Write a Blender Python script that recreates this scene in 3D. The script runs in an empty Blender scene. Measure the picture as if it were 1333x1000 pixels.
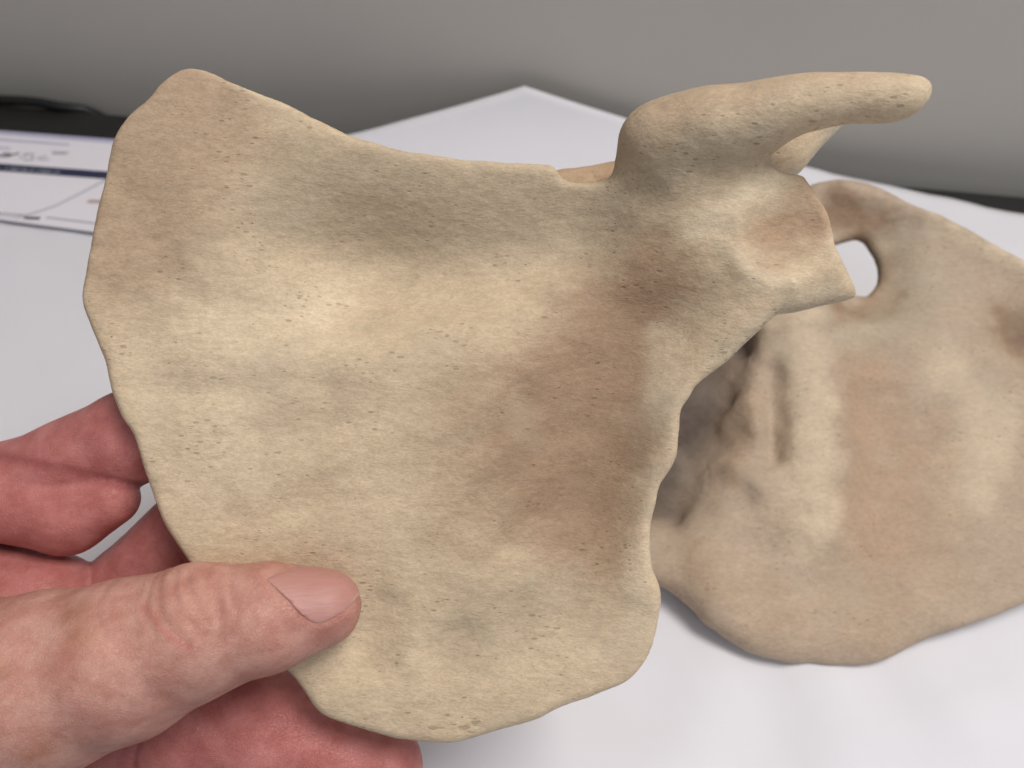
import bpy, math, random
import numpy as np
from mathutils import Matrix, Vector

# ------------------------------------------------------------------ camera, world, lights, exposure
S = 0.01                                    # everything below is thought out in centimetres
sc = bpy.context.scene
COL = sc.collection
PITCH = math.radians(50)
CAM = np.array([0.0, 0.0, 25.0])            # 25 cm above the table top
FPX = 963.0                                 # 26 mm lens on a 36 mm wide frame, for a 1333 px wide picture
RX = np.array([1.0, 0.0, 0.0])
UP = np.array([0.0, math.sin(PITCH), math.cos(PITCH)])
BK = np.array([0.0, -math.cos(PITCH), math.sin(PITCH)])

cd = bpy.data.cameras.new('camera')
cam = bpy.data.objects.new('camera', cd)
COL.objects.link(cam)
cam.location = CAM * S
cam.rotation_euler = (math.pi / 2 - PITCH, 0, 0)
cd.lens = 26.0
cd.sensor_width = 36.0
cd.clip_start = 0.01
cd.clip_end = 50
cd.dof.use_dof = True
cd.dof.focus_distance = 0.163
cd.dof.aperture_fstop = 15.0
sc.camera = cam

w = bpy.data.worlds.new('World')
sc.world = w
w.use_nodes = True
bg = w.node_tree.nodes['Background']
bg.inputs[0].default_value = (0.80, 0.80, 0.84, 1)
bg.inputs[1].default_value = 0.29


def area(name, loc, target, size, size_y, power, color):
    l = bpy.data.lights.new(name, 'AREA')
    l.shape = 'RECTANGLE'
    l.size, l.size_y = size, size_y
    l.energy = power
    l.color = color
    o = bpy.data.objects.new(name, l)
    COL.objects.link(o)
    o.location = loc
    o.rotation_euler = (Vector(target) - Vector(loc)).to_track_quat('-Z', 'Y').to_euler()
    return o


area('ceiling_panel_light', (0.56, 0.20, 1.44), (0, 0.15, 0.05), 0.8, 0.6, 23.0, (1.0, 0.96, 0.92))
area('window_light', (0.6, -1.1, 0.95), (0.1, 0.2, 0.0), 1.2, 1.0, 5.0, (0.86, 0.92, 1.0))

sc.view_settings.view_transform = 'Standard'
sc.view_settings.look = 'None'
sc.view_settings.exposure = 0.0
sc.view_settings.gamma = 1.0


# ------------------------------------------------------------------ helpers
def tag(o, label=None, cat=None, kind=None, group=None):
    if label: o['label'] = label
    if cat: o['category'] = cat
    if kind: o['kind'] = kind
    if group: o['group'] = group
    return o


def ray(x, y):
    return RX * (x - 666.5) / FPX + UP * (500 - y) / FPX - BK


class Frame:
    """A thing's own axes (cm): origin o, axes ex, ey, ez; at() finds where a sight line meets its plane at height w."""
    def __init__(self, o, ex, ey, ez):
        self.o, self.ex, self.ey, self.ez = [np.array(a, float) for a in (o, ex, ey, ez)]

    def at(self, x, y, w=0.0):
        d = ray(x, y)
        t = (w - (CAM - self.o) @ self.ez) / (d @ self.ez)
        p = CAM + d * t - self.o
        return np.array([p @ self.ex, p @ self.ey, w])

    def matrix(self):
        m = Matrix.Identity(4)
        for r in range(3):
            m[r][0], m[r][1], m[r][2] = self.ex[r], self.ey[r], self.ez[r]
            m[r][3] = self.o[r] * S
        return m


def hash3(i, j, k, seed):
    h = (i.astype(np.int64) * 374761393 + j.astype(np.int64) * 668265263 + k.astype(np.int64) * 2147483647 + seed * 974711)
    h = (h ^ (h >> 13)) * 1274126177 & 0x7FFFFFFF
    h = (h ^ (h >> 16)) & 0xFFFF
    return h / 65535.0


def vnoise(p, seed=0):
    i = np.floor(p).astype(np.int64)
    f = p - i
    f = f * f * (3 - 2 * f)
    r = 0
    for a in (0, 1):
        for b in (0, 1):
            for c in (0, 1):
                wgt = (f[:, 0] if a else 1 - f[:, 0]) * (f[:, 1] if b else 1 - f[:, 1]) * (f[:, 2] if c else 1 - f[:, 2])
                r = r + wgt * hash3(i[:, 0] + a, i[:, 1] + b, i[:, 2] + c, seed)
    return r * 2 - 1


def fbm(p, octv=3, seed=0):
    r, a = 0, 1.0
    for o in range(octv):
        r = r + a * vnoise(p * 2 ** o, seed + o)
        a *= 0.5
    return r


def sstep(a, b, x):
    t = np.clip((x - a) / (b - a), 0, 1)
    return t * t * (3 - 2 * t)


def catmull(pts, n=4, closed=True):
    pts = np.array(pts, float)
    N = len(pts)
    out = []
    for i in range(N if closed else N - 1):
        if closed:
            p0, p1, p2, p3 = pts[i - 1], pts[i], pts[(i + 1) % N], pts[(i + 2) % N]
        else:
            p0, p1, p2, p3 = pts[max(i - 1, 0)], pts[i], pts[i + 1], pts[min(i + 2, N - 1)]
        for k in range(n):
            t = k / n
            out.append(0.5 * (2 * p1 + (p2 - p0) * t + (2 * p0 - 5 * p1 + 4 * p2 - p3) * t * t + (3 * p1 - p0 - 3 * p2 + p3) * t ** 3))
    if not closed:
        out.append(pts[-1])
    return np.array(out)


def poly_sd(U, V, poly):
    """signed distance to a closed 2D outline, negative inside"""
    d2 = np.full(U.shape, 1e9)
    inside = np.zeros(U.shape, bool)
    n = len(poly)
    for i in range(n):
        ax, ay = poly[i]
        bx, by = poly[(i + 1) % n]
        ex, ey = bx - ax, by - ay
        L = ex * ex + ey * ey + 1e-12
        t = np.clip(((U - ax) * ex + (V - ay) * ey) / L, 0, 1)
        d2 = np.minimum(d2, (U - ax - t * ex) ** 2 + (V - ay - t * ey) ** 2)
        if ay != by:
            c = ((ay > V) != (by > V)) & (U < (bx - ax) * (V - ay) / (by - ay) + ax)
            inside ^= c
    d = np.sqrt(d2)
    return np.where(inside, -d, d)


def line_d(U, V, pts):
    d2 = np.full(np.shape(U), 1e9)
    for (ax, ay), (bx, by) in zip(pts[:-1], pts[1:]):
        ex, ey = bx - ax, by - ay
        t = np.clip(((U - ax) * ex + (V - ay) * ey) / (ex * ex + ey * ey + 1e-12), 0, 1)
        d2 = np.minimum(d2, (U - ax - t * ex) ** 2 + (V - ay - t * ey) ** 2)
    return np.sqrt(d2)


def smin(a, b, k):
    h = np.clip(0.5 + 0.5 * (b - a) / k, 0, 1)
    return b + (a - b) * h - k * h * (1 - h)


class Field:
    """a signed distance volume (cm) sampled on a grid; shapes are blended into it and the skin is taken off as one mesh"""
    def __init__(self, lo, hi, h):
        self.lo = np.array(lo, float)
        self.h = h
        self.n = np.ceil((np.array(hi) - self.lo) / h).astype(int) + 1
        self.ax = [self.lo[i] + h * np.arange(self.n[i]) for i in range(3)]
        self.F = np.full(self.n, 9.0, np.float32)

    def window(self, lo, hi):
        sl, g = [], []
        for i in range(3):
            a = int(np.clip(math.floor((lo[i] - self.lo[i]) / self.h), 0, self.n[i]))
            b = int(np.clip(math.ceil((hi[i] - self.lo[i]) / self.h) + 1, 0, self.n[i]))
            sl.append(slice(a, b))
            g.append(self.ax[i][a:b].astype(np.float32))
        return tuple(sl), g[0][:, None, None], g[1][None, :, None], g[2][None, None, :]

    def cone(self, a, b, ra, rb, k=0.3, flat=1.0, squash=None):
        a, b = np.array(a, float), np.array(b, float)
        m = max(ra, rb) + k + 0.6
        sl, X, Y, Z = self.window(np.minimum(a, b) - m, np.maximum(a, b) + m)
        d = cone_sd(X, Y, Z, a, b, ra, rb)
        self.F[sl] = smin(self.F[sl], d, k) if k > 0 else np.minimum(self.F[sl], d)

    def chain(self, pts, k=0.3, kj=0.25):
        """pts: (x, y, z, r) joints of one limb, joined smoothly with itself then blended in"""
        P = np.array([p[:3] for p in pts], float)
        R = [p[3] for p in pts]
        m = max(R) + k + 0.6
        sl, X, Y, Z = self.window(P.min(0) - m, P.max(0) + m)
        d = None
        for i in range(len(pts) - 1):
            e = cone_sd(X, Y, Z, P[i], P[i + 1], R[i], R[i + 1])
            d = e if d is None else smin(d, e, kj)
        self.F[sl] = smin(self.F[sl], d, k) if k > 0 else np.minimum(self.F[sl], d)
        return sl, d

    def skin(self, smooth=2):
        F, h = self.F, self.h
        s = F < 0
        nx, ny, nz = self.n
        cs = np.zeros((nx - 1, ny - 1, nz - 1), np.int8)
        corners = [(a, b, c) for a in (0, 1) for b in (0, 1) for c in (0, 1)]
        for a, b, c in corners:
            cs += s[a:nx - 1 + a, b:ny - 1 + b, c:nz - 1 + c]
        act = np.argwhere((cs > 0) & (cs < 8))
        idx = np.full(cs.shape, -1, np.int32)
        idx[act[:, 0], act[:, 1], act[:, 2]] = np.arange(len(act))
        val = np.stack([F[act[:, 0] + a, act[:, 1] + b, act[:, 2] + c] for a, b, c in corners], 1)
        pos = np.zeros((len(act), 3))
        cnt = np.zeros(len(act))
        for i in range(8):
            for j in range(i + 1, 8):
                ci, cj = np.array(corners[i]), np.array(corners[j])
                if np.abs(ci - cj).sum() != 1: continue
                cr = (val[:, i] < 0) != (val[:, j] < 0)
                t = np.where(cr, val[:, i] / np.where(cr, val[:, i] - val[:, j], 1), 0)
                pos += cr[:, None] * (ci + t[:, None] * (cj - ci))
                cnt += cr
        V = self.lo + h * (act + pos / cnt[:, None])
        quads = []
        for axis in range(3):
            o1, o2 = [(1, 2), (2, 0), (0, 1)][axis]
            sl0 = [slice(None)] * 3
            sl1 = [slice(None)] * 3
            sl0[axis], sl1[axis] = slice(0, -1), slice(1, None)
            sa, sb = s[tuple(sl0)], s[tuple(sl1)]
            e = np.argwhere(sa != sb)
            e = e[(e[:, o1] > 0) & (e[:, o2] > 0) & (e[:, o1] < self.n[o1] - 1) & (e[:, o2] < self.n[o2] - 1)]
            up = sa[e[:, 0], e[:, 1], e[:, 2]]
            q = []
            for d1, d2 in ((-1, -1), (0, -1), (0, 0), (-1, 0)):
                c = e.copy()
                c[:, o1] += d1
                c[:, o2] += d2
                q.append(idx[c[:, 0], c[:, 1], c[:, 2]])
            q = np.stack(q, 1)
            q[~up] = q[~up][:, ::-1]
            quads.append(q)
        Q = np.concatenate(quads)
        n = len(V)
        E = np.concatenate([Q[:, [0, 1]], Q[:, [1, 2]], Q[:, [2, 3]], Q[:, [3, 0]]])
        for it in range(smooth):
            acc = np.stack([np.bincount(E[:, 0], V[E[:, 1], c], n) + np.bincount(E[:, 1], V[E[:, 0], c], n) for c in range(3)], 1)
            deg = np.bincount(E[:, 0], minlength=n) + np.bincount(E[:, 1], minlength=n)
            V = V + (0.6 if it % 2 == 0 else -0.62 if smooth > 3 else 0.4) * (acc / np.maximum(deg, 1)[:, None] - V)
        return V, Q


def cone_sd(X, Y, Z, a, b, ra, rb):
    d = b - a
    L = float(d @ d) + 1e-9
    px, py, pz = X - np.float32(a[0]), Y - np.float32(a[1]), Z - np.float32(a[2])
    t = np.clip((px * d[0] + py * d[1] + pz * d[2]) / L, 0, 1).astype(np.float32)
    # shift along the axis so that the flanks are tangent to both end balls
    q = np.sqrt((px - t * d[0]) ** 2 + (py - t * d[1]) ** 2 + (pz - t * d[2]) ** 2)
    sh = (ra - rb) / math.sqrt(L)
    t2 = np.clip(t + sh * q / math.sqrt(L) * -1.0, 0, 1) if abs(sh) < 0.9 else t
    q = np.sqrt((px - t2 * d[0]) ** 2 + (py - t2 * d[1]) ** 2 + (pz - t2 * d[2]) ** 2)
    return (q - (ra + (rb - ra) * t2)).astype(np.float32)


def vert_normals(V, Q):
    a, b, c, d = V[Q[:, 0]], V[Q[:, 1]], V[Q[:, 2]], V[Q[:, 3]]
    fn = np.cross(c - a, d - b)
    N = np.stack([sum(np.bincount(Q[:, i], fn[:, k], len(V)) for i in range(4)) for k in range(3)], 1)
    return N / (np.linalg.norm(N, axis=1)[:, None] + 1e-12)


def put_mesh(name, V, Q, mat, parent=None, normals=None, colors=None, faces=None):
    """link V, Q (cm) as one smooth mesh; faces picks a subset of Q"""
    if faces is not None:
        Q = Q[faces]
    used = np.unique(Q)
    mp = np.full(len(V), -1)
    mp[used] = np.arange(len(used))
    Vu, Qu = V[used] * S, mp[Q]
    me = bpy.data.meshes.new(name)
    me.from_pydata(Vu.tolist(), [], Qu.tolist())
    me.polygons.foreach_set('use_smooth', np.ones(len(Qu), bool))
    if colors is not None:
        at = me.color_attributes.new('tint', 'FLOAT_COLOR', 'POINT')
        cc = colors[used] if colors.shape[1] == 4 else np.concatenate([colors[used], np.zeros((len(used), 1))], 1)
        cc = cc.astype(np.float32)
        at.data.foreach_set('color', cc.ravel())
    me.update()
    if normals is not None:
        me.normals_split_custom_set_from_vertices(normals[used].tolist())
    me.materials.append(mat)
    o = bpy.data.objects.new(name, me)
    COL.objects.link(o)
    if parent: o.parent = parent
    return o


def empty(name, frame):
    o = bpy.data.objects.new(name, None)
    COL.objects.link(o)
    o.matrix_world = frame.matrix()
    o.empty_display_size = 0.02
    return o


class NT:
    def __init__(self, name):
        self.m = bpy.data.materials.new(name)
        self.m.use_nodes = True
        self.t = self.m.node_tree
        self.b = self.t.nodes['Principled BSDF']

    def n(self, typ, **kw):
        nd = self.t.nodes.new(typ)
        for k, v in kw.items():
            if k.startswith('i_'):
                nd.inputs[int(k[2:])].default_value = v
            else:
                setattr(nd, k, v)
        return nd

    def l(self, a, b):
        self.t.links.new(a, b)

    def mix(self, mode, fac, a, b):
        nd = self.n('ShaderNodeMix', data_type='RGBA', blend_type=mode)
        for sock, v in ((nd.inputs[0], fac), (nd.inputs[6], a), (nd.inputs[7], b)):
            if hasattr(v, 'links'): self.l(v, sock)
            else: sock.default_value = v if isinstance(v, (int, float)) else (*v, 1)
        return nd.outputs[2]

    def math(self, op, a, b=0.0, c=0.0, clamp=False):
        nd = self.n('ShaderNodeMath', operation=op, use_clamp=clamp)
        for sock, v in zip(nd.inputs, (a, b, c)):
            if hasattr(v, 'links'): self.l(v, sock)
            else: sock.default_value = v
        return nd.outputs[0]

    def ramp(self, fac, lo, hi):
        nd = self.n('ShaderNodeMapRange', clamp=True, interpolation_type='SMOOTHSTEP')
        self.l(fac, nd.inputs[0])
        nd.inputs[1].default_value, nd.inputs[2].default_value = lo, hi
        return nd.outputs[0]

    def coords(self, sx=1, sy=1, sz=1, rot=0.0):
        """object coordinates in centimetres, stretched"""
        tc = self.n('ShaderNodeTexCoord')
        mp = self.n('ShaderNodeMapping')
        mp.inputs['Scale'].default_value = (100 * sx, 100 * sy, 100 * sz)
        mp.inputs['Rotation'].default_value = (0, 0, rot)
        self.l(tc.outputs['Object'], mp.inputs[0])
        return mp.outputs[0]

    def noise(self, vec, scale, detail=3, rough=0.55):
        nd = self.n('ShaderNodeTexNoise')
        self.l(vec, nd.inputs['Vector'])
        nd.inputs['Scale'].default_value = scale
        nd.inputs['Detail'].default_value = detail
        nd.inputs['Roughness'].default_value = rough
        return nd.outputs['Fac']

    def bump(self, h, strength, dist, prev=None):
        nd = self.n('ShaderNodeBump')
        nd.inputs['Strength'].default_value = strength
        nd.inputs['Distance'].default_value = dist
        self.l(h, nd.inputs['Height'])
        if prev is not None: self.l(prev, nd.inputs['Normal'])
        return nd.outputs[0]


def bone_material(name, pore_amount, grain):
    k = NT(name)
    attr = k.n('ShaderNodeAttribute', attribute_name='tint')
    tint = attr.outputs['Color']
    fine = k.coords(0.45, 1, 1, 0.10)
    plain = k.coords()
    n1 = k.noise(fine, 9.0, 4, 0.65)                    # grain lying across the bone
    n2 = k.noise(plain, 1.1, 4, 0.6)                    # cloudy mottling
    n3 = k.noise(fine, 26.0, 3, 0.7)
    col = k.mix('MULTIPLY', 1.0, tint, k.mix('MIX', n2, (0.94, 0.925, 0.905), (1.05, 1.06, 1.06)))
    col = k.mix('MULTIPLY', grain, col, k.mix('MIX', k.ramp(k.math('ADD', k.math('MULTIPLY', n1, 0.5), k.math('MULTIPLY', n3, 0.5)), 0.3, 0.7), (0.77, 0.75, 0.72), (1.15, 1.15, 1.15)))
    n4 = k.noise(plain, 0.45, 3, 0.55)
    col = k.mix('MIX', k.math('MULTIPLY', k.ramp(n4, 0.52, 0.72), 0.35), col, (0.44, 0.365, 0.27))
    # pores: a few open ones and many faint flecks lying along the grain
    clump = k.math('ADD', k.ramp(k.noise(plain, 0.7, 3, 0.55), 0.40, 0.62), k.math('MULTIPLY', attr.outputs['Alpha'], 1.5))

    def pores(sx, scale, rmax, amount, edge):
        pv = k.n('ShaderNodeTexVoronoi', feature='F1')
        k.l(k.coords(sx, 1, 1, 0.12), pv.inputs['Vector'])
        pv.inputs['Scale'].default_value = scale
        sep = k.n('ShaderNodeSeparateColor')
        k.l(pv.outputs['Color'], sep.inputs[0])
        size = k.math('MULTIPLY', k.math('POWER', sep.outputs[0], 2.0), rmax)
        size = k.math('MULTIPLY', size, k.math('ADD', k.math('MULTIPLY', clump, 0.75), 0.25))
        p = k.ramp(k.math('SUBTRACT', size, pv.outputs['Distance']), -0.02, edge)
        return k.math('MULTIPLY', p, k.math('LESS_THAN', sep.outputs[1], k.math('ADD', k.math('MULTIPLY', attr.outputs['Alpha'], 0.5), amount)))
    pore = pores(0.6, 8.0, 0.19, pore_amount * 0.35, 0.08)
    fleck = pores(0.35, 13.0, 0.50, pore_amount * 1.5, 0.18)
    col = k.mix('MULTIPLY', k.math('MULTIPLY', fleck, 0.50), col, (0.45, 0.40, 0.34))
    col = k.mix('MULTIPLY', k.math('MULTIPLY', pore, 0.75), col, (0.30, 0.25, 0.20))
    pore = k.math('ADD', pore, k.math('MULTIPLY', fleck, 0.5))
    k.l(col, k.b.inputs['Base Color'])
    k.b.inputs['Roughness'].default_value = 0.62
    k.b.inputs['Specular IOR Level'].default_value = 0.28
    k.b.inputs['Subsurface Weight'].default_value = 0.12
    k.b.inputs['Subsurface Radius'].default_value = (0.004, 0.0025, 0.0015)
    k.b.inputs['Subsurface Scale'].default_value = 0.5
    h = k.math('SUBTRACT', k.math('ADD', k.math('MULTIPLY', n1, 0.6), k.math('MULTIPLY', n3, 0.4)), k.math('MULTIPLY', pore, 0.6))
    b1 = k.bump(h, 0.55, 0.0004)
    b2 = k.bump(k.noise(k.coords(0.6, 1, 1, 0.3), 2.2, 4, 0.6), 0.36, 0.0014, b1)
    k.l(b2, k.b.inputs['Normal'])
    return k.m


def plain_material(name, color, rough=0.6, var=0.06, scale=3.0, bump=0.0, bscale=30.0, spec=0.4):
    k = NT(name)
    n = k.noise(k.coords(), scale, 4, 0.6)
    c = np.array(color)
    col = k.mix('MIX', n, tuple(c * (1 - var)), tuple(np.minimum(c * (1 + var), 1)))
    k.l(col, k.b.inputs['Base Color'])
    k.b.inputs['Roughness'].default_value = rough
    k.b.inputs['Specular IOR Level'].default_value = spec
    if bump:
        k.l(k.bump(k.noise(k.coords(), bscale, 3, 0.6), bump, 0.0004), k.b.inputs['Normal'])
    return k.m


def simple_obj(name, V, F, mat, parent=None, smooth=False):
    me = bpy.data.meshes.new(name)
    me.from_pydata([tuple(np.array(v) * S) for v in V], [], F)
    if smooth: me.polygons.foreach_set('use_smooth', np.ones(len(F), bool))
    me.update()
    me.materials.append(mat)
    o = bpy.data.objects.new(name, me)
    COL.objects.link(o)
    if parent: o.parent = parent
    return o


# ------------------------------------------------------------------ the setting: partition wall, table
TABLE = Frame((0, 0, 0), (1, 0, 0), (0, 1, 0), (0, 0, 1))
e0, e1 = TABLE.at(150, 149)[:2], TABLE.at(1333, 256)[:2]
edir = (e1 - e0) / np.linalg.norm(e1 - e0)
enor = np.array([-edir[1], edir[0]])                    # away from the viewer


def tb(along, off, z=0.0):
    p = e0 + edir * along + enor * off
    return (p[0], p[1], z)


def box_between(al0, al1, of0, of1, z0, z1):
    V = [tb(al0, of0, z0), tb(al1, of0, z0), tb(al1, of1, z0), tb(al0, of1, z0),
         tb(al0, of0, z1), tb(al1, of0, z1), tb(al1, of1, z1), tb(al0, of1, z1)]
    F = [(0, 3, 2, 1), (4, 5, 6, 7), (0, 1, 5, 4), (1, 2, 6, 5), (2, 3, 7, 6), (3, 0, 4, 7)]
    return V, F


def bevel(o, wdt, seg=3):
    m = o.modifiers.new('bevel', 'BEVEL')
    m.width = wdt * S
    m.segments = seg
    return o


wall_mat = plain_material('partition_paint', (0.515, 0.487, 0.445), 0.75, 0.05, 0.12, 0.12, 6.0, 0.25)
V, F = box_between(-160, 230, 2.0, 5.0, -70, 110)
o = simple_obj('wall', V, F, wall_mat)
tag(o, kind='structure')
V, F = box_between(-160, 190, -150, 1.2, -71, -70)
floor_mat = plain_material('floor_carpet', (0.12, 0.12, 0.13), 0.9, 0.2, 0.5)
o = tag(simple_obj('floor', V, F, floor_mat), kind='structure')

black = plain_material('black_laminate', (0.016, 0.015, 0.014), 0.5, 0.3, 2.0, 0.1, 25.0, 0.35)
table = bpy.data.objects.new('table', None)
COL.objects.link(table)
tag(table, 'black laminate table under the papers and bones', 'table')
V, F = box_between(-60, 100, -70, 0.0, -2.6, 0.0)
bevel(simple_obj('table_top', V, F, black, table), 0.15)
for al, of in ((-55, -66), (95, -66), (-55, -5), (95, -5)):
    V, F = box_between(al - 2, al + 2, of - 2, of + 2, -70, -2.6)
    bevel(simple_obj('leg', V, F, black, table), 0.2)


def tube(name, pts, r, mat, n=10, parent=None):
    P = catmull(pts, 6, closed=False)
    V, Q = [], []
    for i, p in enumerate(P):
        t = P[min(i + 1, len(P) - 1)] - P[max(i - 1, 0)]
        t /= np.linalg.norm(t)
        a = np.cross(t, (0.0, 0.0, 1.0)); a /= np.linalg.norm(a)
        b = np.cross(a, t)
        for j in range(n):
            an = 2 * math.pi * j / n
            V.append(p + r * (math.cos(an) * a + math.sin(an) * b))
    for i in range(len(P) - 1):
        for j in range(n):
            Q.append((i * n + j, i * n + (j + 1) % n, (i + 1) * n + (j + 1) % n, (i + 1) * n + j))
    Q.append(tuple(range(n - 1, -1, -1)))
    Q.append(tuple(range((len(P) - 1) * n, len(P) * n)))
    return simple_obj(name, V, Q, mat, parent, True)


rubber = plain_material('black_rubber', (0.008, 0.008, 0.008), 0.45, 0.2, 4.0)
cable = tube('cable', [tb(-34, -1.4, 0.3), tb(-22, -1.3, 0.32), tb(-15, -0.9, 0.4), tb(-9, -0.5, 0.5), tb(-5.5, -0.2, 0.48),
                       tb(-3.6, -0.1, 0.25), tb(-2.0, 0.6, -0.5), tb(-1.0, 1.2, -3.0), tb(-0.8, 1.4, -12.0)], 0.32, rubber)
tag(cable, 'black cable lying along the far edge of the table at left', 'cable')

# ------------------------------------------------------------------ the white sheet with its curled far corner
paper_mat = plain_material('white_paper', (0.71, 0.70, 0.735), 0.7, 0.015, 0.6, 0.06, 10.0, 0.25)


def ground(x, y, z=0.0):
    p = TABLE.at(x, y, z)
    return p


def sheet():
    Lf = ground(0, 268)[:2]
    Rt = ground(1333, 281)[:2]
    d = ray(683, 112)
    t = 40.2 / d[1]
    K3 = CAM + d * t                                   # where the lifted corner is
    K = ground(683, 152)[:2]                            # where it would lie when flat
    SH = K3[:2] - K
    a = Lf - K
    b = Rt - K
    n = 90
    NL, NR = 2.4, 3.2
    V = []
    rng = np.random.RandomState(3)
    g = np.linspace(0, 1, n)
    A, B = np.meshgrid(g * NL, g * NR, indexing='ij')
    P = K[None, None, :] + A[..., None] * a + B[..., None] * b
    q = (A * np.linalg.norm(a) + B * np.linalg.norm(b))           # walk from the corner
    lift = np.clip(1 - q / 26.0, 0, 1) ** 1.9
    X, Y = P[..., 0] + SH[0] * lift, P[..., 1] + SH[1] * lift
    Z = 0.06 + (K3[2] - 0.06) * lift
    pts = np.stack([X.ravel(), Y.ravel(), np.zeros(X.size)], 1)
    buck = fbm(pts * 0.16 + 7.3, 3, 11).reshape(X.shape)
    Z = Z + np.clip(buck + 0.25, 0, 2) * 0.26 * (1 - lift)
    # a couple of soft creases near the bones
    for (p0, p1, hgt, wd) in (((1060, 890), (1090, 1010), 0.36, 0.7), ((930, 880), (905, 1000), 0.28, 0.7), ((1190, 870), (1260, 960), 0.34, 0.8),
                              ((1130, 960), (1333, 900), 0.24, 0.9), ((700, 960), (850, 1010), 0.2, 0.9),
                              ((0, 420), (110, 470), 0.14, 1.3)):
        c0, c1 = ground(*p0)[:2], ground(*p1)[:2]
        Z = Z + hgt * np.exp(-(line_d(X, Y, [c0, c1]) / wd) ** 2)
    V = np.stack([X, Y, Z], -1).reshape(-1, 3)
    Q = [(i * n + j, (i + 1) * n + j, (i + 1) * n + j + 1, i * n + j + 1) for i in range(n - 1) for j in range(n - 1)]
    o = simple_obj('paper_sheet', V, Q, paper_mat, None, True)
    o.modifiers.new('thickness', 'SOLIDIFY').thickness = 0.02 * S
    tag(o, 'large white paper sheet under the bones with its far corner curled up', 'paper')
    return o


sheet()

# ------------------------------------------------------------------ the printed page at far left
doc = bpy.data.objects.new('printed_page', None)
COL.objects.link(doc)
tag(doc, 'printed white page with a navy title band lying at far left', 'document')
ZD = 0.5
page_mat = plain_material('printed_page_paper', (0.78, 0.75, 0.80), 0.6, 0.03, 0.3, 0.0)
navy = plain_material('navy_print', (0.024, 0.030, 0.07), 0.5, 0.1)
grey_ink = plain_material('grey_print', (0.32, 0.31, 0.34), 0.6, 0.1)
dark_ink = plain_material('dark_print', (0.05, 0.05, 0.07), 0.6, 0.1)
lilac = plain_material('lilac_print', (0.47, 0.45, 0.60), 0.6, 0.15, 1.0)
pale_ink = plain_material('white_lettering', (0.45, 0.46, 0.52), 0.6, 0.2, 2.0)
brown_ink = plain_material('tan_print', (0.45, 0.35, 0.30), 0.6, 0.1)


def flat(name, px, mat, z, parent=doc):
    V = [ground(x, y, z) for x, y in px]
    f = list(range(len(V)))
    a, b, c = V[0], V[1], V[2]
    if np.cross(b - a, c - a)[2] < 0: f = f[::-1]
    return simple_obj(name, V, [tuple(f)], mat, parent)


pg = flat('page', [(-330, 150), (360, 203), (395, 338), (-420, 230)], page_mat, ZD)
pg.modifiers.new('thickness', 'SOLIDIFY').thickness = 0.02 * S
under = flat('page_below', [(-330, 145), (340, 196), (345, 210), (-330, 156)], lilac, ZD - 0.03)
flat('title_band', [(-330, 188.5), (340, 238), (342, 248), (-332, 198.5)], navy, ZD + 0.012)
flat('margin_stripe', [(-300, 158), (90, 187), (90, 189.5), (-300, 161)], lilac, ZD + 0.012)
flat('margin_stripe', [(-300, 168.5), (12, 192), (14, 194.5), (-300, 171.5)], lilac, ZD + 0.012)


def strokes(name, segs, wd, mat, z):
    V, F = [], []
    for (x0, y0, x1, y1) in segs:
        a, b = ground(x0, y0, z), ground(x1, y1, z)
        t = b - a
        t /= np.linalg.norm(t) + 1e-9
        s = np.array([-t[1], t[0], 0]) * wd / 2
        i = len(V)
        V += [a - s, b - s, b + s, a + s]
        F.append((i, i + 1, i + 2, i + 3))
    return simple_obj(name, V, F, mat, doc)


rng = random.Random(5)
segs = []
x = -60.0
while x < 74:                                           # illegible pale lettering in the band
    yb = 220.3 + 0.0745 * x - 0.2
    sl = rng.choice([2.5, 3.5, 5.0])
    segs.append((x, yb + 2.6, x + sl, yb - 2.4))
    if rng.random() < 0.6: segs.append((x + sl, yb - 2.2, x + sl + 4, yb - 2.0 + rng.uniform(0, 3)))
    if rng.random() < 0.5: segs.append((x + 1, yb + 0.4, x + 5, yb + 0.7))
    x += rng.uniform(6.0, 9.5)
strokes('band_lettering', segs, 0.055, pale_ink, ZD + 0.018)
strokes('logo_mark', [(-22, 196, -2, 203), (-2, 203, 12, 203.5), (12, 203, 25, 199), (3, 200, 14, 200.5)], 0.16, dark_ink, ZD + 0.012)
strokes('logo_lettering', [(30, 200, 45, 200.5), (24, 206, 36, 202), (30, 208, 42, 208.5), (47, 206, 60, 203), (50, 208, 64, 207.5), (40, 203, 44, 207),
                           (67, 197.5, 90, 198.5), (68, 200, 86, 200.5)], 0.11, grey_ink, ZD + 0.012)
strokes('ruled_line', [(-300, 236, 20, 283)], 0.05, grey_ink, ZD + 0.012)
L = [(20, 283.5), (45, 277), (72, 268), (102, 253), (132, 237), (180, 215)]
strokes('ruled_line', [(a[0], a[1], b[0], b[1]) for a, b in zip(L[:-1], L[1:])], 0.10, grey_ink, ZD + 0.013)
strokes('small_mark', [(31, 283.5, 52, 284.2)], 0.22, dark_ink, ZD + 0.013)
strokes('small_mark', [(114, 262, 150, 263)], 0.30, brown_ink, ZD + 0.013)
strokes('lower_rule', [(-60, 272, 30, 280), (60, 283, 200, 300)], 0.10, grey_ink, ZD + 0.012)

# ------------------------------------------------------------------ the held shoulder blade
D1 = 16.5
K1 = D1 / FPX                                           # cm per photo pixel at its plane
HELD = Frame(CAM - BK * D1, RX, UP, BK)
bone_mat = bone_material('held_bone_surface', 0.55, 0.8)


def px1(pts):
    return [tuple(HELD.at(x, y)[:2]) for x, y in pts]


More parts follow.
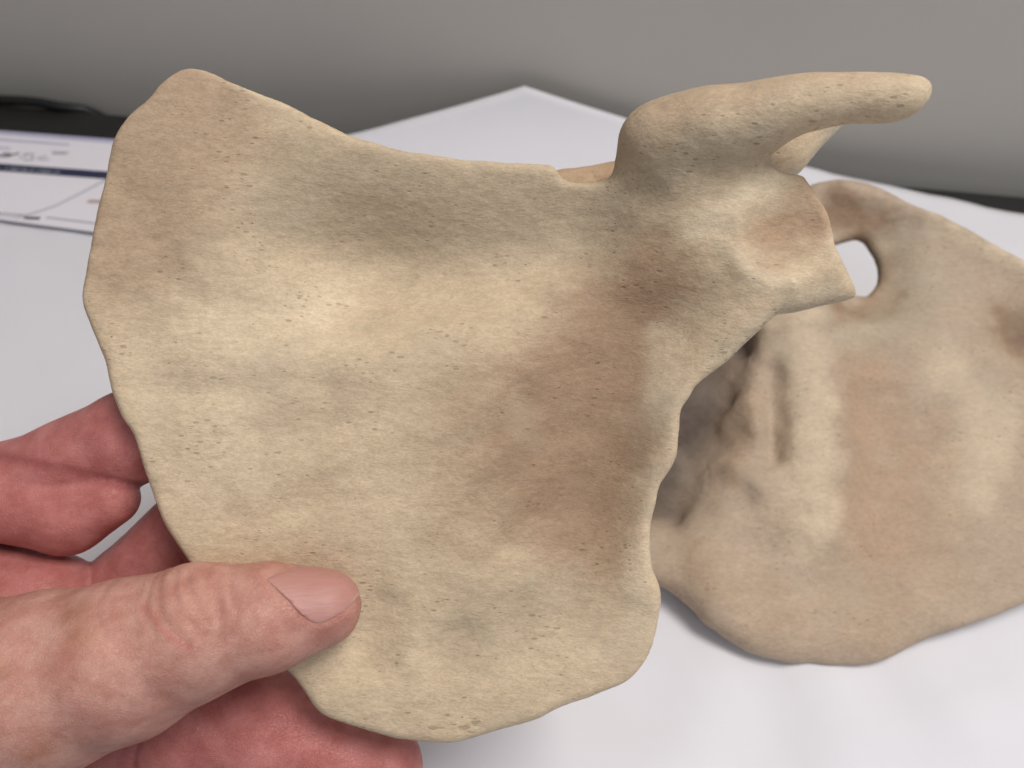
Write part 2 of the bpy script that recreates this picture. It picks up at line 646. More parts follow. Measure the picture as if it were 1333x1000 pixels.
def bump_line(U, V, pts, h, wpx, k=K1, fr=None):
    return h * np.exp(-(line_d(U, V, [tuple((fr or HELD).at(x, y)[:2]) for x, y in pts]) / (wpx * k)) ** 2)


GLENOID = [(1050, 280), (1050, 330)]


def held_mid(U, V):
    m = -0.50 * bump_line(U, V, GLENOID, 0.60, 70)
    m = m + bump_line(U, V, [(470, 350), (680, 335), (750, 318)], -0.88, 92)
    m = m + bump_line(U, V, [(330, 345), (480, 345)], -0.32, 85)
    m = m + bump_line(U, V, [(890, 230), (900, 270)], 0.12, 75)
    m = m + bump_line(U, V, [(860, 350), (920, 355)], 0.20, 80)
    m = m + bump_line(U, V, [(840, 430), (800, 500), (755, 650)], -0.62, 90)
    m = m + bump_line(U, V, [(480, 470), (640, 420), (800, 345)], 0.16, 45)
    m = m + bump_line(U, V, [(330, 555), (470, 510)], -0.10, 26)
    m = m + bump_line(U, V, [(560, 620), (680, 520)], -0.07, 22)
    for (x0, y0), (x1, y1), a_, w_ in (((260, 470), (620, 440), 0.07, 28), ((250, 560), (620, 480), 0.08, 26), ((330, 640), (640, 520), 0.08, 24),
                                       ((470, 700), (690, 560), 0.08, 26), ((590, 730), (740, 590), 0.07, 26), ((240, 400), (420, 420), -0.06, 30),
                                       ((250, 515), (420, 500), -0.06, 20)):
        m = m + bump_line(U, V, [(x0, y0), (x1, y1)], a_, w_)
    m = m + bump_line(U, V, [(430, 690), (600, 560), (660, 480)], 0.07, 30)
    m = m + bump_line(U, V, [(330, 690), (420, 640)], -0.06, 24)
    m = m + bump_line(U, V, [(735, 785), (690, 800)], -0.13, 42)
    m = m + bump_line(U, V, [(600, 820), (570, 850)], -0.11, 26)
    m = m + bump_line(U, V, [(492, 790), (470, 835)], -0.22, 34)
    m = m + bump_line(U, V, [(540, 830), (545, 870)], 0.05, 24)
    m = m + bump_line(U, V, [(180, 420), (200, 500)], -0.10, 36)
    m = m + bump_line(U, V, [(230, 180), (290, 330)], 0.10, 50)
    for k_ in range(4):                                 # faint oblique ribs by the upper inner border
        m = m + bump_line(U, V, [(150 + 14 * k_, 225 + 34 * k_), (215 + 14 * k_, 290 + 34 * k_)], -0.025, 11)
    m = m + bump_line(U, V, [(1018, 308), (1032, 298)], -0.16, 40)
    m = m + bump_line(U, V, [(1060, 262), (1078, 310), (1075, 350), (1020, 372)], 0.09, 14)
    m = m + bump_line(U, V, [(1000, 232), (955, 275), (943, 320), (960, 360), (1020, 375)], 0.12, 17)
    m = m + bump_line(U, V, [(880, 330), (920, 320)], 0.0, 50)
    return m


def held_thick(U, V):
    t = 0.20 + 0 * U
    t = t + bump_line(U, V, GLENOID, 0.60, 70)
    t = t + bump_line(U, V, [(985, 400), (900, 490), (865, 620), (835, 750)], 0.20, 42)
    t = t + bump_line(U, V, [(880, 230), (930, 260)], 0.16, 80)
    t = t + bump_line(U, V, [(430, 910), (600, 950), (760, 890)], 0.10, 50)
    t = t + bump_line(U, V, [(130, 300), (115, 380), (190, 610), (250, 740)], 0.06, 40)
    return t


held_px = [(246, 86.6), (228, 92), (207, 107), (192, 126.5), (168, 147.5), (151.5, 170), (145, 188), (141, 206), (132, 242), (121.5, 290),
           (111.6, 345), (105, 380), (107, 400), (118, 430), (133, 465), (140, 490), (145, 512), (156, 542), (171.6, 568), (184.6, 610),
           (197.6, 646), (213, 683), (229, 709), (246, 735), (275, 772), (320, 820), (355, 857), (384, 886), (400, 908), (419, 931), (466, 949),
           (516, 962.5), (559, 967.5), (598, 967), (653, 952), (700, 938.5), (723, 925), (743, 917), (778, 905.5), (817, 888), (844, 857),
           (856, 821), (862, 784), (858.5, 761), (850, 739), (847, 712), (848.6, 680), (855, 653), (858.5, 635), (867.5, 620), (879, 599),
           (883, 581), (885, 552), (888, 532), (900, 516), (904, 506), (922, 490), (946, 472), (970, 448), (998, 422), (1014, 409), (1042, 405),
           (1074, 397), (1108, 390), (1116, 381), (1099, 350), (1084, 324), (1081, 305), (1072.6, 279), (1061, 258), (1050, 241), (1041, 229),
           (1010, 222), (985, 205), (930, 190), (860, 190), (815, 205), (797, 227), (779, 235), (755, 237), (739, 235), (730, 228), (725, 219),
           (716, 213), (700, 211.5), (655, 209), (610, 207), (565, 200.6), (520, 193.4), (490, 185.6), (460, 177.5), (430, 162.5), (400, 148),
           (369, 132.5), (333, 119), (300, 105.5), (270, 92)]


def trace(px, frame, mid, n=3):
    out = []
    for x, y in px:
        p = frame.at(x, y)
        for _ in range(3):
            p = frame.at(x, y, float(mid(np.array(p[0]), np.array(p[1]))))
        out.append(p[:2])
    return catmull(out, n)


def plate(field, outline, mid, thick, wob, seed, holes=(), rmax=0.24):
    U, V = np.meshgrid(field.ax[0], field.ax[1], indexing='ij')
    sd = poly_sd(U, V, outline)
    for hpoly in holes:
        sd = np.maximum(sd, -poly_sd(U, V, hpoly))
    p = np.stack([U.ravel(), V.ravel(), 0 * U.ravel()], 1)
    sd = sd + (wob * fbm(p * 1.6, 3, seed)).reshape(U.shape)
    m = mid(U, V) + (0.03 * fbm(p * np.array([0.55, 0.9, 1]) + 3, 4, seed + 5)).reshape(U.shape)
    t = thick(U, V)
    r = np.minimum(t * 0.96, rmax)
    q1 = (sd + r).astype(np.float32)[:, :, None]
    q2 = np.abs(field.ax[2][None, None, :].astype(np.float32) - m[:, :, None].astype(np.float32)) - (t - r)[:, :, None].astype(np.float32)
    f = np.sqrt(np.maximum(q1, 0) ** 2 + np.maximum(q2, 0) ** 2) + np.minimum(np.maximum(q1, q2), 0) - r[:, :, None].astype(np.float32)
    return f.astype(np.float32)


def jt(fr, x, y, w, rpx):
    p = fr.at(x, y, w)
    depth = -((fr.o + fr.ex * p[0] + fr.ey * p[1] + fr.ez * p[2] - CAM) @ BK)
    return (p[0], p[1], p[2], rpx * depth / FPX)


CREAM = np.array([0.600, 0.474, 0.330])
BROWN = np.array([0.340, 0.222, 0.142])
PINK = np.array([0.430, 0.305, 0.210])
OLIVE = np.array([0.430, 0.345, 0.245])
PALE = np.array([0.700, 0.575, 0.415])
GREYC = np.array([0.450, 0.385, 0.285])


def blend(col, wgt, c):
    return col + (c - col) * np.clip(wgt, 0, 1)[:, None]


def held_bone():
    f = Field((-10.0, -8.5, -3.9), (8.4, 7.4, 3.4), 0.075)
    outline = trace(held_px, HELD, lambda a, b: held_mid(a, b) + 0.5 * held_thick(a, b))
    f.F = plate(f, outline, held_mid, held_thick, 0.010, 21)
    # coracoid process: rises from the neck towards the viewer and hooks to the right
    C = [jt(HELD, *a) for a in ((905, 262, -0.6, 40), (850, 192, 0.10, 45), (886, 170, 0.45, 45), (965, 155, 0.95, 41),
                                (1030, 138, 1.3, 38), (1100, 128, 1.5, 32), (1160, 128, 1.6, 30), (1184, 125, 1.6, 24))]
    f.chain([tuple(c) for c in catmull(C, 4, closed=False)], 0.45, 0.06)
    f.chain([jt(HELD, *a) for a in ((920, 262, -0.45, 42), (892, 198, 0.10, 48), (930, 171, 0.60, 46))], 0.55)
    f.chain([jt(HELD, *a) for a in ((950, 250, -0.35, 38), (945, 200, 0.15, 42), (985, 160, 0.9, 38))], 0.5)
    f.chain([jt(HELD, 1194, 118, 1.6, 14), jt(HELD, 1207, 115, 1.6, 7)], 0.25)
    # spine and acromion behind the blade
    crest = [jt(HELD, *a) for a in ((330, 330, -1.8, 18), (520, 280, -2.1, 20), (735, 243, -2.4, 20), (860, 221, -2.7, 22), (990, 200, -2.7, 36),
                                    (1084, 146, -2.3, 23))]
    f.chain(crest, 0.2)
    f.chain([jt(HELD, 975, 215, -2.2, 34), jt(HELD, 1008, 188, -1.7, 46), jt(HELD, 1086, 143, -1.9, 23)], 0.25)
    for i in range(9):
        u = i / 8
        f.chain([jt(HELD, 340 + 480 * u, 330 - 105 * u, -1.75 - 0.8 * u, 16), jt(HELD, 345 + 480 * u, 350 - 75 * u, -1.45, 12)], 0.15)
    V, Q = f.skin(3)
    N = vert_normals(V, Q)
    V = V + N * (0.006 * fbm(V * np.array([3.0, 5.0, 5.0]), 2, 3) + 0.010 * fbm(V * 0.9, 2, 9))[:, None]
    N = vert_normals(V, Q)
    u, v, z = V[:, 0], V[:, 1], V[:, 2]
    warp = 0.25 * fbm(V * 0.9, 3, 31)
    U2, V2 = u + warp, v + 0.25 * fbm(V * 0.9 + 9.1, 3, 37)

    rag = 0.20 * fbm(V * np.array([1.6, 3.2, 2.5]), 4, 47)

    def ln(pts, wpx):
        e = np.exp(-(line_d(U2, V2, px1(pts)) / (wpx * K1)) ** 2)
        return sstep(0.05, 0.95, e + rag * np.minimum(1, 3 * e))

    def patch(pts, soft):
        return sstep(0.0, 1.0, 0.5 - poly_sd(U2, V2, catmull(px1(pts), 3)) / (2 * soft * K1) + rag * 0.8)
    front = sstep(-0.1, 0.2, N[:, 2]) * sstep(-1.6, -1.2, z)
    col = np.repeat(CREAM[None], len(V), 0)
    col = blend(col, 0.85 * ln([(260, 140), (200, 230), (170, 300)], 120), PINK * 1.04)                 # upper corner is a shade browner
    col = blend(col, 0.62 * ln([(400, 250), (520, 262), (700, 275), (790, 300)], 78), OLIVE)  # shade on the upper fossa wall, painted as a darker olive band
    col = blend(col, 0.50 * patch([(915, 370), (868, 310), (785, 345), (690, 405), (615, 465), (560, 560), (555, 660), (610, 730), (710, 775), (805, 765),
                                   (838, 660), (858, 560), (878, 450)], 75) * front, BROWN)
    col = blend(col, 0.88 * patch([(900, 380), (858, 325), (790, 355), (705, 430), (650, 500), (618, 580), (650, 670), (720, 735), (790, 735),
                                   (832, 660), (852, 560), (872, 450)], 46) * front, BROWN)
    col = blend(col, 0.5 * ln([(835, 440), (825, 500), (800, 600), (780, 690)], 56) * front, BROWN * 0.95)
    col = blend(col, 0.5 * ln([(730, 785), (620, 820)], 55), OLIVE)
    col = blend(col, 0.30 * ln([(380, 530), (440, 520)], 35), OLIVE)
    col = blend(col, 0.5 * ln([(300, 600), (260, 470), (380, 430)], 90), PALE)
    col = blend(col, 0.55 * ln([(880, 440), (868, 560), (840, 700), (830, 800)], 26), PALE * 0.92)
    col = blend(col, 0.85 * ln([(1005, 312), (1030, 300)], 40) * front, BROWN * 1.2)
    col = blend(col, 0.55 * ln([(1040, 255), (1055, 280)], 20), BROWN * 1.25)
    col = blend(col, 0.75 * ln([(1000, 232), (945, 275), (890, 300)], 16), PALE)
    col = blend(col, 0.6 * ln([(945, 290), (940, 330), (965, 365), (1020, 380)], 12), PALE)
    col = blend(col, 0.5 * ln([(830, 180), (900, 150), (1000, 120), (1100, 110)], 42), PINK * 1.08)
    col = blend(col, 0.5 * ln([(850, 220), (960, 215)], 30), GREYC)
    col = blend(col, 0.6 * ln([(246, 92), (300, 110), (370, 137)], 7), PALE)  # lit lip of the upper border, painted paler
    col = blend(col, 0.5 * ln([(1150, 145), (1200, 140)], 22), PALE)
    col = blend(col, 0.5 * ln([(930, 480), (1010, 405), (1080, 392)], 18), GREYC * 1.05)
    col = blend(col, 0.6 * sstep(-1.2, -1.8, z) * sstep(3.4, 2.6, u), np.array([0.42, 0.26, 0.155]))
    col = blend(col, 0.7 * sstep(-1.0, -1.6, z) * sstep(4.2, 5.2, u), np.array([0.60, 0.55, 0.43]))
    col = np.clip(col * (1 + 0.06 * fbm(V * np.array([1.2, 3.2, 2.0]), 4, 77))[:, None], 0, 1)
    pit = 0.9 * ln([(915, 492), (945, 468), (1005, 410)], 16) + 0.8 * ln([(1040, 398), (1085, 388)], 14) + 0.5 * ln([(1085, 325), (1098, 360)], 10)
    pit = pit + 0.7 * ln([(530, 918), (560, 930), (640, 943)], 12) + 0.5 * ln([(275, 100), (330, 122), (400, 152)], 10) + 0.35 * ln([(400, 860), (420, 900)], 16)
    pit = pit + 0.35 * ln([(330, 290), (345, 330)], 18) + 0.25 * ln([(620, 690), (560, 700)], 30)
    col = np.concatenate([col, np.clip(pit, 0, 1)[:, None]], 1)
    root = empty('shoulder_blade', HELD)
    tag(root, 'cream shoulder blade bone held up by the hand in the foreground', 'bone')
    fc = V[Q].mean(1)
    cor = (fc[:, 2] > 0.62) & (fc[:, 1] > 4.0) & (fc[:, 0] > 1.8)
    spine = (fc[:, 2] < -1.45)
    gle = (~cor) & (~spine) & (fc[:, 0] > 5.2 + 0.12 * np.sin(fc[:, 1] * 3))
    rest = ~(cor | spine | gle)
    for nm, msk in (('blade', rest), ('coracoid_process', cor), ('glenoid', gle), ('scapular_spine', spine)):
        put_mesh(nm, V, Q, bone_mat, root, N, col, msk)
    return f


held_bone()

# ------------------------------------------------------------------ the second shoulder blade, lying on the sheet
TILT = math.radians(20)
p0 = TABLE.at(1075, 862, 0.42)
LYING = Frame(p0, RX, (0, math.cos(TILT), math.sin(TILT)), (0, -math.sin(TILT), math.cos(TILT)))
K2 = 23.5 / FPX
bone2_mat = bone_material('lying_bone_surface', 0.45, 0.75)


def bl2(U, V, pts, h, wpx):
    return bump_line(U, V, pts, h, wpx, K2, LYING)


def lying_mid(U, V):
    m = np.zeros(np.shape(U))
    m = m + bl2(U, V, [(1068, 420), (1072, 560), (1070, 690)], 0.55, 72)
    m = m + bl2(U, V, [(955, 470), (950, 560), (905, 650), (860, 700)], -0.55, 34)
    m = m + bl2(U, V, [(955, 615), (985, 640)], 0.36, 20)
    m = m + bl2(U, V, [(968, 525), (975, 560)], 0.45, 20)
    m = m + bl2(U, V, [(1160, 560), (1180, 640)], -0.45, 90)
    m = m + bl2(U, V, [(1085, 573), (1092, 578)], 0.10, 12)
    m = m + bl2(U, V, [(1090, 250), (1200, 285), (1333, 350), (1450, 420)], 0.35, 26)
    m = m + bl2(U, V, [(1085, 300), (1150, 320), (1155, 380), (1110, 400)], -0.55, 42)
    m = m + bl2(U, V, [(1335, 440), (1420, 470)], -0.9, 55)
    m = m + bl2(U, V, [(870, 745), (880, 790)], -0.25, 36)
    m = m + bl2(U, V, [(1240, 700), (1333, 690)], 0.2, 70)
    m = m + bl2(U, V, [(930, 765), (1000, 790)], 0.22, 60)
    m = m + bl2(U, V, [(1000, 490), (1004, 600)], -0.42, 14)
    return m


def lying_thick(U, V):
    t = 0.30 + 0 * U
    t = t + bl2(U, V, [(1060, 250), (1200, 285), (1333, 350)], 0.14, 30)
    t = t + bl2(U, V, [(1020, 400), (1030, 600)], 0.15, 45)
    t = t + bl2(U, V, [(900, 740), (960, 800), (1070, 820), (1180, 800)], 0.26, 55)
    return t


lying_px = [(1040, 252), (1052, 243), (1068, 238), (1090, 237), (1122, 241), (1150, 252), (1182, 268), (1218, 282), (1254, 300), (1290, 320),
            (1333, 344), (1400, 385), (1480, 450), (1530, 540), (1520, 640), (1450, 720), (1380, 765), (1333, 786), (1295, 802), (1250, 818),
            (1205, 833), (1173, 847), (1151, 858), (1124, 866), (1070, 865), (1025, 861), (980, 852), (948, 834), (917, 813), (903, 796),
            (881, 777), (862, 764), (840, 752), (818, 738), (812, 718), (835, 704), (866, 696), (884, 684), (905, 655), (915, 636), (922, 612), (938, 592),
            (946, 575), (943, 556), (948, 538), (963, 512), (972, 490), (980, 462), (986, 440), (970, 410), (960, 370), (985, 310), (1015, 272)]
hole_px = [(1116, 312), (1130, 322), (1142, 345), (1144, 364), (1137, 378), (1127, 387), (1112, 386), (1080, 378), (1062, 350), (1070, 326), (1092, 318)]


def lying_bone():
    f = Field((-8.0, -1.6, -5.2), (13.5, 21.0, 2.2), 0.095)
    f.F = plate(f, trace(lying_px, LYING, lying_mid), lying_mid, lying_thick, 0.025, 51, [trace(hole_px, LYING, lying_mid)], 0.5)
    # the deep fossa wall under the border, and the two stout ends that carry it on the table
    under = [((985, 380), (905, 420)), ((990, 450), (890, 500)), ((975, 520), (870, 590)), ((950, 590), (845, 660)), ((920, 650), (838, 700)),
             ((965, 490), (860, 540)), ((960, 555), (850, 630)), ((935, 620), (840, 685)), ((990, 415), (900, 455))]
    for a, b in under:
        f.chain([jt(LYING, a[0] + 22, a[1], -0.35, 14), jt(LYING, a[0] - 8, a[1] + 12, -1.5, 20), jt(LYING, b[0], b[1] + 10, -2.3, 30),
                 jt(LYING, b[0] - 60, b[1] + 10, -2.2, 26)], 0.8, 0.4)
    f.chain([jt(LYING, 870, 735, -0.5, 22), jt(LYING, 845, 712, -1.1, 30), jt(LYING, 815, 700, -2.0, 34)], 0.7)
    f.chain([jt(LYING, 1010, 300, -0.3, 26), jt(LYING, 985, 300, -3.6, 40)], 0.5)
    f.chain([jt(LYING, 1420, 480, -0.5, 26), jt(LYING, 1420, 500, -4.0, 40)], 0.5)
    # never below the sheet
    X, Y, Z = f.ax[0][:, None, None], f.ax[1][None, :, None], f.ax[2][None, None, :]
    zz = LYING.o[2] + X * LYING.ex[2] + Y * LYING.ey[2] + Z * LYING.ez[2]
    f.F = np.maximum(f.F, (0.12 - zz).astype(np.float32))
    V, Q = f.skin(3)
    N = vert_normals(V, Q)
    V = V + N * (0.012 * fbm(V * np.array([2.0, 4.0, 4.0]), 2, 13) + 0.02 * fbm(V * 0.9, 2, 19) + 0.022 * fbm(V * 2.0, 3, 23) * np.exp(-(line_d(V[:, 0], V[:, 1], [tuple(LYING.at(x, y)[:2]) for x, y in ((985, 440), (1030, 560), (1030, 700), (935, 600), (960, 500))]) / 1.1) ** 2))[:, None]
    N = vert_normals(V, Q)
    U2, V2 = V[:, 0] + 0.45 * fbm(V * 0.7, 3, 41), V[:, 1] + 0.45 * fbm(V * 0.7 + 5, 3, 43)

    rag = 0.20 * fbm(V * np.array([1.2, 2.6, 2.0]), 4, 49)

    def ln(pts, wpx):
        e = np.exp(-(line_d(U2, V2, [tuple(LYING.at(x, y)[:2]) for x, y in pts]) / (wpx * K2)) ** 2)
        return sstep(0.05, 0.95, e + rag * np.minimum(1, 3 * e))
    col = np.repeat(CREAM[None] * np.array([0.76, 0.745, 0.80]), len(V), 0)
    col = blend(col, 0.75 * ln([(1130, 510), (1150, 600), (1135, 690)], 78), PINK * np.array([1.0, 0.96, 0.94]))
    col = blend(col, 0.6 * ln([(1230, 480), (1290, 560), (1250, 640)], 50), PALE * 0.95)
    col = blend(col, 0.5 * ln([(1180, 600), (1200, 720), (1110, 790)], 70), PINK * 1.05)
    col = blend(col, 0.9 * ln([(1090, 275), (1140, 300), (1160, 350), (1140, 400), (1085, 410)], 30), BROWN * 0.92)
    col = blend(col, 0.5 * ln([(1170, 320), (1200, 380), (1110, 450)], 45), GREYC * 0.95)
    col = blend(col, 0.95 * ln([(1335, 430), (1400, 450)], 48), BROWN * 0.85)
    col = blend(col, 0.6 * ln([(1035, 430), (1045, 560), (1048, 690)], 40), PALE * 0.97)
    col = blend(col, 0.55 * ln([(1200, 295), (1333, 360)], 16), PALE)
    col = blend(col, 0.55 * ln([(965, 540), (950, 620)], 28), PINK * 0.95)
    col = blend(col, 0.5 * ln([(900, 740), (960, 760), (1000, 800)], 50), PINK * 1.12)
    col = blend(col, 0.97 * sstep(-0.30, -1.25, V[:, 2]), np.array([0.105, 0.080, 0.066]))  # shadow of the deep hollow painted in: colour falls to near-black with depth
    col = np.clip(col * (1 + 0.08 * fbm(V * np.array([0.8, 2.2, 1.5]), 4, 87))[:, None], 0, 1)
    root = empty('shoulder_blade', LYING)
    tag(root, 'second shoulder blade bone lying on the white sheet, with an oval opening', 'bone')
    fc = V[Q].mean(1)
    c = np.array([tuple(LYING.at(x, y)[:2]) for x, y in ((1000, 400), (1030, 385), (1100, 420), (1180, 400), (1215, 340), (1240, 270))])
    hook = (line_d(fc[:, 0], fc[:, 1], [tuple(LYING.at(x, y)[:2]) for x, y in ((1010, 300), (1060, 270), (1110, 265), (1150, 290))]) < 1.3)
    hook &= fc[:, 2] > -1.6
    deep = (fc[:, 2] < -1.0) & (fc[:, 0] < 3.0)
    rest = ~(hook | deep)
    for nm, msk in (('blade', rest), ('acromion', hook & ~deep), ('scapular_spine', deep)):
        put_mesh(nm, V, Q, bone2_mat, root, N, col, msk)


lying_bone()


# ------------------------------------------------------------------ the hand
def skin_material():
    k = NT('skin')
    tint = k.n('ShaderNodeAttribute', attribute_name='tint').outputs['Color']
    n2 = k.noise(k.coords(), 1.6, 4, 0.6)
    n1 = k.noise(k.coords(), 9.0, 3, 0.6)
    col = k.mix('MULTIPLY', 1.0, tint, k.mix('MIX', k.ramp(n2, 0.25, 0.75), (0.86, 0.72, 0.70), (1.12, 1.16, 1.16)))
    col = k.mix('MULTIPLY', 0.6, col, k.mix('MIX', n1, (0.92, 0.88, 0.86), (1.05, 1.06, 1.06)))
    k.l(col, k.b.inputs['Base Color'])
    k.b.inputs['Roughness'].default_value = 0.48
    k.b.inputs['Specular IOR Level'].default_value = 0.32
    k.b.inputs['Subsurface Weight'].default_value = 0.22
    k.b.inputs['Subsurface Radius'].default_value = (0.008, 0.003, 0.0018)
    k.b.inputs['Subsurface Scale'].default_value = 0.5
    vo = k.n('ShaderNodeTexVoronoi', feature='DISTANCE_TO_EDGE')
    wv = k.n('ShaderNodeVectorMath', operation='ADD')
    nz = k.n('ShaderNodeTexNoise')
    cc = k.coords(1, 1.3, 1, -0.35)
    k.l(cc, nz.inputs['Vector'])
    nz.inputs['Scale'].default_value = 3.0
    k.l(cc, wv.inputs[0]); k.l(nz.outputs['Color'], wv.inputs[1])
    k.l(wv.outputs[0], vo.inputs['Vector'])
    vo.inputs['Scale'].default_value = 9.0
    h = k.math('MINIMUM', vo.outputs['Distance'], 0.12)
    b1 = k.bump(h, 0.5, 0.0014)
    b2 = k.bump(k.noise(k.coords(), 26.0, 2, 0.6), 0.15, 0.0003, b1)
    b3 = k.bump(k.noise(k.coords(0.7, 1.2, 1), 1.3, 2, 0.5), 0.30, 0.002, b2)
    k.l(b3, k.b.inputs['Normal'])
    return k.m


def hand():
    J = lambda *a: jt(HELD, *a)
    thumb = [J(-260, 960, 0.2, 150), J(-60, 925, 0.75, 138), J(70, 886, 0.95, 112), J(170, 856, 1.0, 99), J(262, 819, 1.02, 82), J(350, 803, 0.92, 66),
             J(430, 790, 0.82, 46)]
    index = [[J(-170, 640, -1.7, 66), J(-13, 646, -1.35, 56), J(90, 672, -1.25, 48), J(150, 648, -1.2, 34)],
             [J(-60, 672, -1.9, 58), J(24, 635, -1.8, 60), J(174, 569, -1.6, 60), J(232, 544, -1.5, 56)]]
    lo = (-24.0, -13.2, -4.9)
    f = Field(lo, (-0.2, 1.2, 3.2), 0.075)
    g = Field(lo, (-0.2, 1.2, 3.2), 0.075)
    # palm and wrist, mostly out of the picture
    wrist = (-560, 1010, -1.9)
    for x, y, ww in ((-190, 700, -2.0), (-150, 790, -2.4), (-120, 900, -2.6), (-70, 1010, -2.6)):
        g.chain([J(*wrist, 100), J(x, y, ww, 72)], 0.6)
    g.chain([J(-600, 1030, -1.9, 112), J(-520, 1000, -1.9, 108)], 0.6)
    g.chain([J(-190, 780, -1.9, 78), J(-40, 777, -1.5, 72), J(64, 788, -1.4, 68)], 0.12)            # web below the index finger
    for seg in index[:1]: g.chain(seg, 0.12)
    g.chain(index[1], 0.05)
    g.chain([J(-120, 900, -2.5, 76), J(66, 868, -2.5, 62), J(173, 770, -2.25, 60), J(293, 645, -1.75, 54)], 0.10)      # middle finger
    g.chain([J(-90, 950, -2.6, 76), J(100, 945, -2.3, 72), J(250, 938, -1.9, 86), J(350, 950, -1.6, 80), J(430, 985, -1.45, 64), J(499, 1000, -1.40, 56)], 0.10)    # ring finger
    g.chain([J(-50, 1040, -2.6, 66), J(130, 1075, -2.3, 58), J(300, 1110, -1.9, 54), J(400, 1108, -1.6, 46)], 0.08)   # little finger
    f.chain(thumb, 0.3, 0.35)
    fing, thm = g.F.copy(), f.F.copy()
    # thumb and palm join only near the root of the thumb
    kk = (0.05 + 0.7 * sstep(-11.5, -15.0, f.ax[0])).astype(np.float32)[:, None, None]
    f.F = smin(fing, thm, kk)
    V, Q = f.skin(4)
    N = vert_normals(V, Q)
    ijk = np.clip(np.round((V - f.lo) / f.h).astype(int), 0, f.n - 1)
    dt, df = thm[ijk[:, 0], ijk[:, 1], ijk[:, 2]], fing[ijk[:, 0], ijk[:, 1], ijk[:, 2]]
    wt = sstep(-0.12, 0.12, df - dt)
    P2 = np.stack([V[:, 0], V[:, 1]], 1)

    def wt_at(x, y):                                     # is this spot on the thumb?
        return 760 + 0.02 * x < y < 1040 - 0.45 * x

    def cr(pts, wd, w0=0.9):
        q = [tuple(HELD.at(x, y, w0)[:2]) for x, y in pts]
        return np.exp(-(line_d(V[:, 0], V[:, 1], q) / wd) ** 2)
    onthumb = wt * sstep(0.2, 0.6, V[:, 2])
    disp = 0.018 * fbm(V * 1.1, 2, 5)
    for pts in ([(318, 750), (335, 775), (332, 800)], [(226, 742), (250, 775), (285, 808)], [(300, 746), (316, 776), (322, 812)], [(212, 740), (228, 776), (246, 800)],
                [(244, 738), (268, 768), (300, 800)], [(262, 738), (284, 762), (302, 786)], [(150, 745), (166, 775), (190, 800)]):
        disp = disp - 0.03 * cr(pts, 0.06) * onthumb
    npx = [(345, 745), (360, 762), (378, 780), (397, 800), (418, 810), (440, 806), (458, 796)]
    disp = disp + 0.030 * cr(npx, 0.10, 1.25) * onthumb
    disp = disp - 0.05 * cr([(200, 940), (190, 975), (196, 1010)], 0.10, -1.0) * (1 - wt)
    disp = disp - 0.03 * cr([(-10, 588), (90, 606), (185, 634)], 0.10, -1.0) * (1 - wt)
    V = V + N * disp[:, None]
    N = vert_normals(V, Q)
    RED = np.array([0.465, 0.172, 0.158])
    TAN = np.array([0.545, 0.292, 0.236])
    ROSE = np.array([0.430, 0.195, 0.160])
    col = RED + (TAN - RED) * wt[:, None]
    nz = fbm(V * 0.8, 3, 61)
    col = blend(col, (1 - wt) * 0.5 * sstep(0.0, 0.8, nz), np.array([0.52, 0.215, 0.20]))
    col = blend(col, onthumb * 0.55 * cr([(420, 770), (470, 785), (440, 820)], 0.55), ROSE)
    col = blend(col, onthumb * 0.5 * cr([(240, 775), (300, 790)], 0.6), np.array([0.50, 0.265, 0.20]))
    col = blend(col, onthumb * 0.45 * cr([(60, 950), (200, 900), (330, 850)], 0.8), np.array([0.44, 0.245, 0.205]))
    col = blend(col, onthumb * 0.6 * cr([(222, 768), (285, 812)], 0.06), np.array([0.50, 0.17, 0.15]))
    for pts in ([(318, 750), (335, 775), (332, 800)], [(226, 742), (250, 775), (285, 808)], [(300, 746), (316, 776), (322, 812)], [(262, 738), (284, 762), (302, 786)]):
        col = blend(col, onthumb * 0.30 * cr(pts, 0.07), np.array([0.36, 0.14, 0.11]))
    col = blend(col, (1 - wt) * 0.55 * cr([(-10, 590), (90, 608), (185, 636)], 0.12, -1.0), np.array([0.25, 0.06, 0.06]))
    for x, y, r in ((150, 800, 0.22), (130, 778, 0.16), (60, 838, 0.2), (20, 920, 0.25), (110, 930, 0.2)):
        col = blend(col, onthumb * 0.50 * cr([(x, y), (x + 14, y - 3)], r), np.array([0.40, 0.20, 0.12]))
    rng2 = random.Random(8)
    for _ in range(26):                                  # fine skin creases over thumb and fingers
        x, y = rng2.uniform(0, 420), rng2.uniform(560, 990)
        an, ln_ = rng2.uniform(0.8, 2.0), rng2.uniform(12, 34)
        w0 = 0.9 if wt_at(x, y) else -0.9
        q = cr([(x, y), (x + ln_ * math.cos(an), y + ln_ * math.sin(an))], 0.045, w0)
        col = blend(col, q * 0.22, np.array([0.30, 0.11, 0.09]))
    root = empty('hand', HELD)
    tag(root, 'hand gripping the upright bone from the left, thumb flat on its face', 'hand')
    sm = skin_material()
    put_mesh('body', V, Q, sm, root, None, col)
    # thumbnail: a thin shell over the thumb's skin
    nail_px = [(352, 748), (385, 744), (415, 748), (442, 757), (460, 770), (463, 782), (452, 793), (436, 801), (418, 805), (402, 794), (384, 775), (366, 760)]
    poly = catmull([HELD.at(x, y, 1.25)[:2] for x, y in nail_px], 3)
    h = 0.035
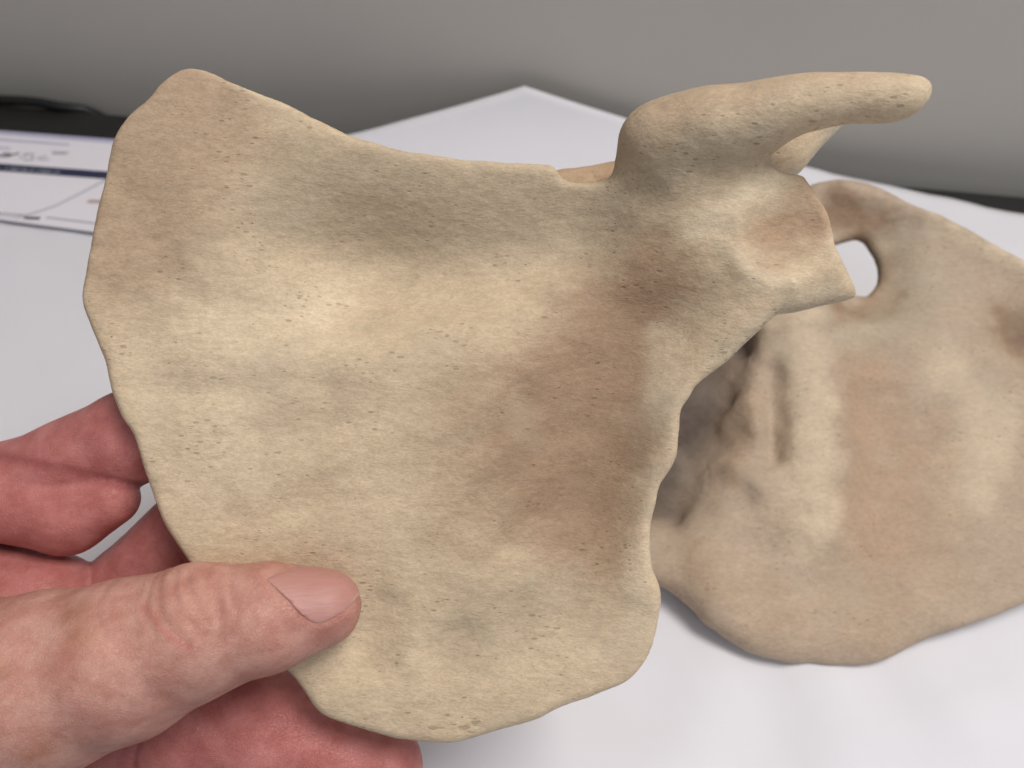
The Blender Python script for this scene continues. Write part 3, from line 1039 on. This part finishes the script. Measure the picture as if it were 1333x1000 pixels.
    nf = Field((poly[:, 0].min() - 0.2, poly[:, 1].min() - 0.2, 0.3), (poly[:, 0].max() + 0.2, poly[:, 1].max() + 0.2, 2.2), h)
    P, R = np.array([t[:3] for t in thumb]), [t[3] for t in thumb]
    X, Y, Z = [a.astype(np.float32) for a in np.meshgrid(*nf.ax, indexing='ij')]
    d = None
    for i in range(3, len(P) - 1):
        e = cone_sd(X, Y, Z, P[i], P[i + 1], R[i], R[i + 1])
        d = e if d is None else smin(d, e, 0.35)
    U, W = np.meshgrid(nf.ax[0], nf.ax[1], indexing='ij')
    ps = poly_sd(U, W, poly).astype(np.float32)[:, :, None]
    a = np.maximum(d - 0.030, -(d + 0.06))
    nf.F = (np.sqrt(np.maximum(ps + 0.05, 0) ** 2 + np.maximum(a + 0.04, 0) ** 2) + np.minimum(np.maximum(ps + 0.05, a + 0.04), 0) - 0.045).astype(np.float32)
    NV, NQ = nf.skin(3)
    NN = vert_normals(NV, NQ)
    NAIL = np.array([0.47, 0.235, 0.20])
    nc = np.repeat(NAIL[None], len(NV), 0)
    tipd = line_d(NV[:, 0], NV[:, 1], [tuple(HELD.at(x, y, 1.25)[:2]) for x, y in ((468, 774), (458, 792), (440, 803), (418, 809))])
    nc = blend(nc, 0.75 * np.exp(-(tipd / 0.06) ** 2), np.array([0.70, 0.55, 0.42]))
    k = NT('nail')
    tn = k.n('ShaderNodeAttribute', attribute_name='tint').outputs['Color']
    ridg = k.noise(k.coords(0.4, 3.0, 1, -0.3), 5.0, 2, 0.5)
    k.l(k.mix('MULTIPLY', 0.6, tn, k.mix('MIX', ridg, (0.85, 0.82, 0.82), (1.1, 1.1, 1.12))), k.b.inputs['Base Color'])
    k.b.inputs['Roughness'].default_value = 0.5
    k.b.inputs['Specular IOR Level'].default_value = 0.45
    k.b.inputs['Subsurface Weight'].default_value = 0.15
    k.b.inputs['Subsurface Radius'].default_value = (0.006, 0.002, 0.0015)
    k.b.inputs['Subsurface Scale'].default_value = 0.4
    k.l(k.bump(ridg, 0.25, 0.0006), k.b.inputs['Normal'])
    put_mesh('thumbnail', NV, NQ, k.m, root, NN, nc)


hand()
